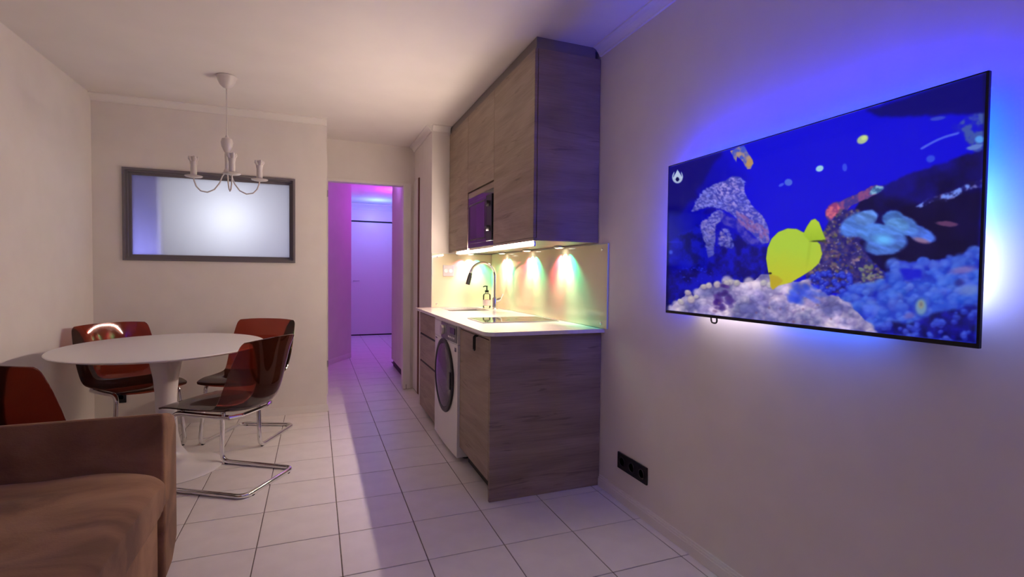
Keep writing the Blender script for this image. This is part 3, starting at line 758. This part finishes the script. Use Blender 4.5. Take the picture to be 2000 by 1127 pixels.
def mixc(t, a, b_): return np.array(a)[None, None]*(1-t[..., None])+np.array(b_)[None, None]*t[..., None]
cl01 = lambda a: np.clip(a, 0, 1)
n1 = fbm(PX, PY, 40, 5); n2 = fbm(PX, PY, 14, 6); n3 = fbm(PX, PY, 7, 7); n4 = fbm(PX, PY, 70, 8)
ct = lambda n_, k=3: cl01((n_-.5)*k+.5)
put(np.ones((IH, IW)), (0, 0, 214))
put(cl01((1480-PX)/130+(n4-.5)*1.2)*.75, (0, 0, 120))
put(blur(poly([(1690, 215), (1760, 195), (1935, 130), (1935, 225), (1860, 222), (1780, 228), (1720, 228)], 4), 4), (0, 0, 112))
put(blur(poly([(1300, 300), (1420, 285), (1330, 420), (1300, 420)], 10), 10)*.8, (2, 0, 105))
# dark cave on the right
put(blur(poly([(1680, 392), (1720, 365), (1790, 335), (1850, 318), (1935, 283), (1935, 540), (1740, 540), (1690, 500), (1655, 440)], 6), 3), mixc(ct(n1, 2), (3, 0, 62), (8, 4, 128)))
put(blur(poly([(1760, 400), (1935, 370), (1935, 520), (1730, 520), (1700, 470)], 10), 6)*.8, (4, 0, 48))
# rock behind left
put(blur(poly([(1302, 470), (1360, 440), (1500, 480), (1500, 560), (1302, 610)], 10), 5)*.8, mixc(ct(n2), (2, 0, 90), (8, 14, 190)))
# local brush: position and radii in the picture plane
def to_tex(x, y):
    q = [_f_ + _r_*((x-1000)/FPX) + _d_*((y-563.5)/FPX) for _f_, _r_, _d_ in ((_f.x, _r2.x, _d2.x), (_f.y, _r2.y, _d2.y), (_f.z, _r2.z, _d2.z))]
    t_ = (TVX-.001-CAM.x)/q[0]; Y_, Z_ = CAM.y+t_*q[1], CAM.z+t_*q[2]
    return (Y_-(TY1-b0))/((TY0+b0)-(TY1-b0))*(IW-1), (Z_-(TZ0+b1))/((TZ1-b0)-(TZ0+b1))*(IH-1)
def dab(x, y, rx, ry, rot, col, al=1, soft=.6):
    u, v = to_tex(x, y); k = 3.2*max(rx, ry)+3
    u0, u1, v0, v1 = int(max(0, u-k)), int(min(IW, u+k)), int(max(0, v-k)), int(min(IH, v+k))
    if u1 <= u0 or v1 <= v0: return
    sl = (slice(v0, v1), slice(u0, u1)); X, Y = PX[sl]-x, PY[sl]-y; c, s_ = math.cos(rot), math.sin(rot)
    d_ = np.sqrt(((X*c+Y*s_)/rx)**2+((-X*s_+Y*c)/ry)**2)
    mk = np.clip((1-d_)/soft+.5, 0, 1)*al
    img[sl] = img[sl]*(1-mk[..., None])+np.array(col, float)/255*mk[..., None]
def inside(P, x, y):
    r_ = False
    for (x0, y0), (x1, y1) in zip(P, P[1:]+P[:1]):
        if (y0 > y) != (y1 > y) and x < (x1-x0)*(y-y0)/(y1-y0)+x0: r_ = not r_
    return r_
def scatter(P, n, fn):
    xs_ = [p[0] for p in P]; ys_ = [p[1] for p in P]; k = 0; pts_ = []
    while k < n:
        x, y = rng.uniform(min(xs_), max(xs_)), rng.uniform(min(ys_), max(ys_))
        if inside(P, x, y): pts_.append((x, y)); k += 1
    for x, y in sorted(pts_, key=lambda q: q[1]): fn(x, y)
def jit(c, a): return np.clip(np.array(c)+rng.uniform(-1, 1)*a+rng.uniform(-a/3, a/3, 3), 0, 255)
def lump(x, y, r, c, hi, lo, al=.9, jt=14):
    c = jit(c, jt); rot = rng.uniform(-.6, .6); q = rng.uniform(.65, 1)
    dab(x+r*.15, y+r*.45, r, r*q*.8, rot, lo, al*.75, .8); dab(x, y, r, r*q, rot, c, al, .55)
    dab(x-r*.15, y-r*.35, r*.55, r*q*.42, rot, hi, al*.65, 1.1)
PC = lambda L: [(1295+x/2.0125, 130+y/2.0125) for x, y in L]
# left feather coral
cbody = PC([(110, 572), (128, 530), (160, 485), (200, 462), (245, 448), (270, 430), (300, 434), (322, 450), (322, 500), (350, 545), (392, 590), (415, 630), (418, 690), (390, 698), (352, 660), (318, 628), (288, 596), (258, 572), (226, 558), (205, 556), (176, 552), (140, 562)])
carm = PC([(148, 610), (176, 596), (200, 570), (232, 560), (236, 590), (206, 630), (204, 690), (196, 742), (176, 752), (166, 700), (150, 650)])
carm2 = PC([(228, 640), (256, 636), (276, 690), (280, 716), (252, 712), (214, 700)])
for P_, n_, c_, al_ in ((carm2, 130, (62, 70, 205), .6), (carm, 230, (112, 112, 200), .75), (cbody, 520, (108, 112, 205), .85)):
    put(blur(poly(P_, 2), 2)*al_*.8, np.array(c_)*.82)
    def hair(x, y):
        a_ = rng.uniform(-.5, 1.2); w_ = fbm(np.array([[x]]), np.array([[y]]), 22, 5)[0, 0]
        c0 = np.array((84, 100, 215))*(1-w_)+np.array((176, 150, 200))*w_
        dab(x, y, rng.uniform(1.6, 4.2), rng.uniform(.9, 2.0), a_, jit(c0*rng.uniform(.85, 1.2)*(1.2-.3*(y-345)/130), 9), al_*.6, 1.1)
    scatter(P_, n_, hair)
for k in range(120):
    x_, y_ = PC([(rng.uniform(290, 415), 0)])[0][0], 0
    t_ = (x_-PC([(290, 0)])[0][0])/62; y_ = 130+(585+t_*75+rng.uniform(-16, 30))/2.0125
    dab(x_, y_, rng.uniform(2, 5), rng.uniform(1.2, 2.6), .8, jit((132, 92, 165), 20), .5, .9)
dab(*PC([(182, 568)])[0], 13, 5, -.35, (6, 0, 140), .85, .6)
for k in range(26): dab(*PC([(rng.uniform(60, 190), rng.uniform(790, 850))])[0], rng.uniform(1, 2.6), 1.1, .3, jit((40, 60, 225), 25), .6, 1)
dab(*PC([(42, 690)])[0], 14, 2, 0, (40, 50, 235), .5, 1); dab(*PC([(50, 750)])[0], 16, 30, 0, (0, 0, 190), .6, .8); dab(*PC([(30, 730)])[0], 4, 4, 0, (80, 110, 240), .7, 1)
MID = PC([(205, 560), (290, 600), (350, 665), (400, 700), (330, 700), (282, 640), (236, 620)])
put(blur(poly(MID, 3), 3)*.75, mixc(ct(n3, 3), (30, 30, 170), (96, 84, 178)))
# small coral hanging from the top edge
put(blur(poly([(1426, 294), (1452, 284), (1462, 300), (1470, 312), (1474, 320), (1466, 330), (1458, 330), (1452, 316), (1440, 306), (1440, 318), (1434, 310)], 3), 1), mixc(ct(n3), (60, 80, 200), (170, 140, 130)))
put(ell(1464, 318, 6, 9, .4), (180, 140, 95))
# plankton
put(ell(1685, 272, 12, 8, -.5), (168, 188, 150)); put(ell(1688, 269, 6, 4, -.5), (196, 218, 140))
put(ell(1601, 329, 8, 6, -.4), (150, 200, 225)); put(ell(1540, 356, 8, 7), (70, 100, 215)); put(ell(1526, 361, 6, 3, -.5), (60, 80, 225))
put(ell(1650, 327, 5, 8), (50, 70, 225)); put(ell(1818, 310, 9, 7, -.3)*.9, (50, 80, 220)); put(ell(1832, 231, 16, 4, -.15)*.8, (60, 80, 190))
# upper right weeds
put(blur(poly([(1855, 250), (1885, 228), (1925, 218), (1928, 290), (1900, 294), (1890, 270)], 12), 2)*cl01(ct(n2, 4)+.2), (60, 82, 165))
for k in range(24):
    s = k/23; put(ell(1802+68*s, 289-28*s-4*math.sin(s*3), 5, 2.4, -.4), (70, 90, 225))
put(ell(1914, 272, 9, 7), (80, 150, 235)); put(ell(1905, 286, 18, 5, -.3, warp=3), (90, 120, 200))
# ridge in the cave
put(blur(poly([(1785, 402), (1810, 388), (1850, 376), (1890, 360), (1925, 352), (1925, 364), (1890, 374), (1858, 392), (1815, 394), (1795, 406)], 6), 1)*cl01(ct(n3, 4)+.1), mixc(ct(n2), (90, 60, 110), (110, 140, 235)))
put(ell(1850, 437, 22, 5, .12, warp=2)*.85, (105, 62, 105))
# red coral and rim
put(blur(poly([(1612, 420), (1616, 402), (1632, 394), (1655, 388), (1682, 374), (1700, 362), (1726, 364), (1716, 380), (1690, 388), (1660, 404), (1640, 420), (1620, 432)], 5), 1), mixc(ct(n3), (60, 50, 140), (130, 70, 130)))
put(ell(1627, 410, 13, 15, .5, warp=4), mixc(ct(n3, 4), (140, 60, 120), (205, 100, 128)))
put(ell(1712, 372, 14, 7, -.4, warp=4), mixc(ct(n3, 4), (50, 90, 150), (130, 180, 215)))
# rock under the soft coral
RK = PC([(612, 690), (650, 620), (700, 560), (770, 560), (800, 640), (770, 700), (820, 760), (880, 820), (880, 900), (800, 930), (700, 900), (600, 860), (560, 830)])
put(blur(poly(RK, 6), 3), mixc(ct(n3, 2), (20, 16, 110), (70, 56, 120)))
RC = ((112, 84, 118), (136, 104, 130), (122, 116, 92), (60, 64, 150), (84, 60, 112), (36, 44, 170), (150, 130, 140))
scatter(RK, 420, lambda x, y: dab(x, y, rng.uniform(1.8, 5), rng.uniform(1.4, 3.4), rng.uniform(-1, 1), jit(RC[rng.randint(7)], 16)*rng.uniform(.6, 1.05), .75, .8))
scatter(PC([(560, 830), (640, 800), (730, 810), (800, 870), (740, 920), (640, 890)]), 70, lambda x, y: lump(x, y, rng.uniform(3, 7), (30, 44, 190), (70, 100, 225), (8, 6, 90)))
scatter(PC([(760, 780), (850, 780), (880, 860), (800, 870)]), 60, lambda x, y: dab(x, y, rng.uniform(2, 4), rng.uniform(1.5, 3), .3, jit((116, 122, 110), 22), .7, .8))
scatter(RK, 40, lambda x, y: dab(x, y, 1.5, 1.1, 0, (186, 182, 205), .6, 1))
# soft coral
for cx_e, cy_e, rx, ry, ro, c_ in ((1676, 438, 38, 22, -.45, (74, 118, 212)), (1692, 425, 24, 14, -.2, (88, 132, 215)), (1794, 455, 36, 15, .35, (72, 110, 222)), (1762, 440, 34, 18, .3, (76, 120, 212)), (1743, 426, 20, 15, 0, (66, 110, 196)), (1752, 440, 22, 14, .1, (86, 138, 212)), (1722, 458, 46, 20, .1, (80, 130, 222)), (1730, 478, 42, 20, -.1, (72, 112, 205))):
    e_ = ell(cx_e, cy_e, rx, ry, ro, .25, 3)
    put(e_, np.array(c_)[None, None]*(0.66+.62*fbm(PX+PY*.6, (PY-PX*.4)*3, 22, int(cx_e)))[..., None])
put(ell(1726, 468, 17, 9, .1, 1.2), (96, 176, 250)); put(ell(1800, 470, 16, 5, .25, .8)*.8, (150, 110, 140))
# lower right corals
LR = PC([(885, 762), (960, 764), (1080, 760), (1170, 745), (1205, 715), (1258, 708), (1258, 1120), (830, 1060), (770, 980), (690, 900), (740, 870), (850, 850), (900, 810)])
put(blur(poly(LR, 4), 2), mixc(ct(n1, 2.4), (14, 30, 180), (44, 80, 205)))
scatter(LR, 330, lambda x, y: lump(x, y, rng.uniform(4, 15), (50, 90, 212) if rng.rand() < .7 else (78, 104, 205), (88, 122, 226), (20, 40, 175), .55, 22))
put(blur(poly(PC([(930, 800), (1010, 795), (1020, 830), (950, 840)]), 6), 4)*.85, (10, 14, 200))
put(blur(poly(PC([(900, 765), (1060, 762), (1150, 775), (1060, 795), (940, 790)]), 5), 4)*.5, (84, 112, 225))
DK = PC([(830, 1055), (880, 1000), (960, 1010), (1040, 985), (1100, 955), (1180, 945), (1258, 940), (1258, 1120), (900, 1070)])
put(blur(poly(DK, 8), 4)*.9, mixc(ct(n2, 2.4), (4, 2, 70), (10, 10, 150)))
for x_, y_, rx_, ry_ in ((1190, 985, 34, 18), (1150, 1060, 42, 14), (960, 1030, 30, 12), (1080, 1010, 16, 8), (1000, 1060, 40, 8), (860, 1020, 22, 12)):
    for k in range(9): lump(*PC([(x_+rng.uniform(-1, 1)*rx_*1.4, y_+rng.uniform(-1, 1)*ry_*1.2)])[0], rng.uniform(4, 9), (48, 72, 205), (84, 112, 222), (6, 4, 110), .6, 14)
x_, y_ = PC([(1015, 945)])[0]; dab(x_, y_+2, 14, 19, 0, (20, 40, 160), .6, .5); dab(x_, y_, 11, 16, 0, (104, 138, 178), 1, .5); dab(x_, y_-4, 5.5, 8, 0, (132, 138, 128), 1, .7); dab(x_, y_-5, 2.5, 4, 0, (112, 108, 122), 1, .7)
for x_, y_, rx_, ry_, c_ in ((1180, 800, 24, 7, (140, 104, 165)), (1165, 850, 9, 7, (40, 30, 110)), (1205, 880, 18, 10, (104, 130, 190)), (970, 980, 10, 6, (110, 90, 160))): dab(*PC([(x_, y_)])[0], rx_, ry_, -.15, c_, .6, .9)
# pale coral along the bottom
PCO = PC([(18, 968), (50, 930), (80, 905), (95, 880), (120, 905), (150, 860), (180, 852), (205, 870), (235, 845), (275, 838), (310, 850), (350, 845), (380, 818), (415, 815), (440, 850), (510, 850), (560, 838), (600, 870), (650, 905), (690, 905), (720, 930), (770, 975), (830, 1040), (830, 1060), (18, 985)])
put(blur(poly(PCO, 3), 1), mixc(ct(n2, 2), (126, 114, 172), (168, 156, 192)))
def bump(x, y):
    w_ = fbm(np.array([[x]]), np.array([[y]]), 36, 5)[0, 0]
    c = np.array((120, 112, 188))*(1-w_)+np.array((186, 172, 186))*w_
    lump(x, y, rng.uniform(3, 11), c, np.clip(c*1.17+np.array((8, 8, -6)), 0, 255), c*np.array((.64, .60, .80)), .8, 14)
scatter(PCO, 300, bump)
sh_ = poly(PCO, 3)[..., None]*np.clip((fbm(PX, PY, 30, 41)-.5)*1.5, -.3, .3)[..., None]; img = np.clip(img*(1+sh_*np.array((1.1, 1.0, .5))), 0, 1)
for x_, y_ in ((97, 888), (130, 905), (160, 865), (180, 860), (212, 856), (262, 848), (290, 850), (70, 925), (110, 915), (250, 850), (395, 850), (420, 858)): lump(*PC([(x_, y_)])[0], rng.uniform(5, 7.5), (176, 164, 178), (206, 196, 186), (98, 84, 130))
for k in range(34): dab(*PC([(rng.uniform(204, 272), rng.uniform(862, 955))])[0], rng.uniform(4, 8), rng.uniform(3, 5), .2, jit((62, 34, 122), 24), .6, .8)
for k in range(30): dab(*PC([(rng.uniform(500, 640), rng.uniform(855, 925))])[0], rng.uniform(5, 11), rng.uniform(3, 7), .4, jit((52, 78, 222), 18), .5, .9)
for k in range(16): dab(*PC([(rng.uniform(30, 700), rng.uniform(930, 1010))])[0], rng.uniform(2, 3.4), 2.4, 0, (112, 84, 120), .55, .9)
# fish
fish = blur(poly([(1496, 505), (1499, 484), (1507, 466), (1520, 453), (1538, 446), (1556, 447), (1572, 455), (1590, 464), (1602, 478), (1606, 496), (1600, 514), (1586, 527), (1566, 540), (1545, 552), (1520, 558), (1509, 566), (1505, 560), (1504, 545), (1500, 530)], 0), 1)
put(fish, mixc(cl01((PY-500)/70+.2+(n1-.5)*.6), (168, 198, 62), (190, 186, 44)))
put(blur(poly([(1503, 535), (1520, 540), (1530, 548), (1520, 558), (1509, 566), (1505, 560)], 1), 2)*.6, (176, 142, 40))
tail = blur(poly([(1568, 458), (1576, 442), (1584, 430), (1592, 427), (1600, 434), (1606, 450), (1613, 468), (1596, 470), (1580, 470)], 0), 1)
put(tail, mixc(cl01((PY-430)/45), (176, 204, 58), (150, 182, 44))); put(ell(1598, 471, 15, 1.5, -.03, .6), (60, 66, 40))
put(ell(1504, 534, 3.5, 2), (40, 36, 40)); put(ell(1580, 492, 3, 26, .15, 1)*.25, (140, 160, 40))
# small emblem in the upper left corner of the screen: an arc of script cupping a white dome
put(ell(1323, 346, 10.5, 12, 0, .15), (165, 180, 212)); put(ell(1323, 341, 8.6, 10.5, 0, .15), (0, 0, 112))
put(blur(poly([(1314, 349), (1317, 342), (1320, 337), (1323, 331), (1327, 337), (1330, 342), (1333, 348), (1327, 350), (1320, 350)], 0), 1), (176, 192, 222))
put(ell(1323, 350, 3.2, 4.2, 0, .2), (0, 0, 70)); put(ell(1315, 341, 1.2, 6, .3, .4), (150, 165, 205)); put(ell(1332, 341, 1.2, 6, -.3, .4), (150, 165, 205))
put(cl01(.5-np.minimum.reduce([PX-1306, 1921-PX])/4)*.5, (0, 0, 30))
img = np.clip(np.stack([blur(blur(img[..., k], 1), 1) for k in range(3)], -1), 0, 1)
im = bpy.data.images.new('reef_picture', IW, IH)
buf = np.ones((IH, IW, 4), np.float32); buf[..., :3] = img
im.pixels.foreach_set(buf.ravel()); im.update(); im.pack()
m = bpy.data.materials.new('screen_picture'); m.use_nodes = True; n = m.node_tree.nodes; l = m.node_tree.links; n.clear()
ti = n.new('ShaderNodeTexImage'); ti.image = im; ti.extension = 'EXTEND'
uvn = n.new('ShaderNodeUVMap'); l.new(uvn.outputs[0], ti.inputs[0])
em = n.new('ShaderNodeEmission'); em.inputs[1].default_value = P_TV*2**(-EXPOSURE); l.new(ti.outputs[0], em.inputs[0])
gl = n.new('ShaderNodeBsdfGlossy'); gl.inputs['Roughness'].default_value = .08; gl.inputs[0].default_value = (.03, .03, .03, 1)
ad = n.new('ShaderNodeAddShader'); l.new(em.outputs[0], ad.inputs[0]); l.new(gl.outputs[0], ad.inputs[1])
o = n.new('ShaderNodeOutputMaterial'); l.new(ad.outputs[0], o.inputs[0])
bm = bmesh.new(); uv = bm.loops.layers.uv.new('UVMap'); xs = TVX-.001
vs = [bm.verts.new(p) for p in ((xs, TY1-b0, TZ0+b1), (xs, TY0+b0, TZ0+b1), (xs, TY0+b0, TZ1-b0), (xs, TY1-b0, TZ1-b0))]
f = bm.faces.new(vs)
for lpp, c_ in zip(f.loops, ((0, 0), (1, 0), (1, 1), (0, 1))): lpp[uv].uv = c_
me = bpy.data.meshes.new('screen'); bm.to_mesh(me); bm.free(); me.materials.append(m)
me.transform(Matrix.Translation(-tv.location)); o = bpy.data.objects.new('screen', me); C.objects.link(o); o.parent = tv
# LED strip stuck round the back of the set, coloured in segments
BLU, SKY, WHI = (.0, .014, 1), (.03, .13, 1), (.28, .34, 1)
xb = TVX+.030
def seg(y, z, ly, lz, col, e, aim):
    lamp('tv_back_led', 'AREA', (xb, y, z), col, e*P_BACK, ly if ly > lz else lz, .014, aim=aim)
def strip_lamp(p0, p1, col, e, out):
    """area lamp along p0-p1 (y, z), facing the wall and outwards"""
    (ya, za), (yb_, zb) = p0, p1; L = math.hypot(yb_-ya, zb-za)
    l_ = bpy.data.lights.new('tv_back_led', 'AREA'); l_.shape = 'RECTANGLE'; l_.size = L; l_.size_y = .014; l_.color = col; l_.energy = e*P_BACK*L
    o_ = bpy.data.objects.new('tv_back_led', l_); C.objects.link(o_)
    X = Vector((0, (yb_-ya)/L, (zb-za)/L)); Z = -Vector((.75, out[0]*.66, out[1]*.66)).normalized(); Yv = Z.cross(X)
    o_.matrix_world = Matrix(((X.x, Yv.x, Z.x, xb), (X.y, Yv.y, Z.y, (ya+yb_)/2), (X.z, Yv.z, Z.z, (za+zb)/2), (0, 0, 0, 1)))
ins = .07
strip_lamp((TY0+ins, TZ1-ins), (TY1-ins, TZ1-ins), BLU, 10, (0, 1))
strip_lamp((TY1-ins, TZ0+ins), (TY1-ins, TZ1-ins), BLU, 6, (1, 0))
strip_lamp((TY0+ins, TZ0+.40), (TY0+ins, TZ1-ins), BLU, 12, (-1, 0))
strip_lamp((TY0+ins, TZ0+.26), (TY0+ins, TZ0+.40), SKY, 5, (-1, 0))
strip_lamp((TY0+ins, TZ0+.10), (TY0+ins, TZ0+.26), WHI, 3.5, (-1, 0))
strip_lamp((TY0+.62, TZ0+.05), (TY1-.12, TZ0+.05), (.9, .78, 1), 1.0, (0, -1))
strip_lamp((TY0+.25, TZ0+.05), (TY0+.62, TZ0+.05), SKY, 1.5, (0, -1))
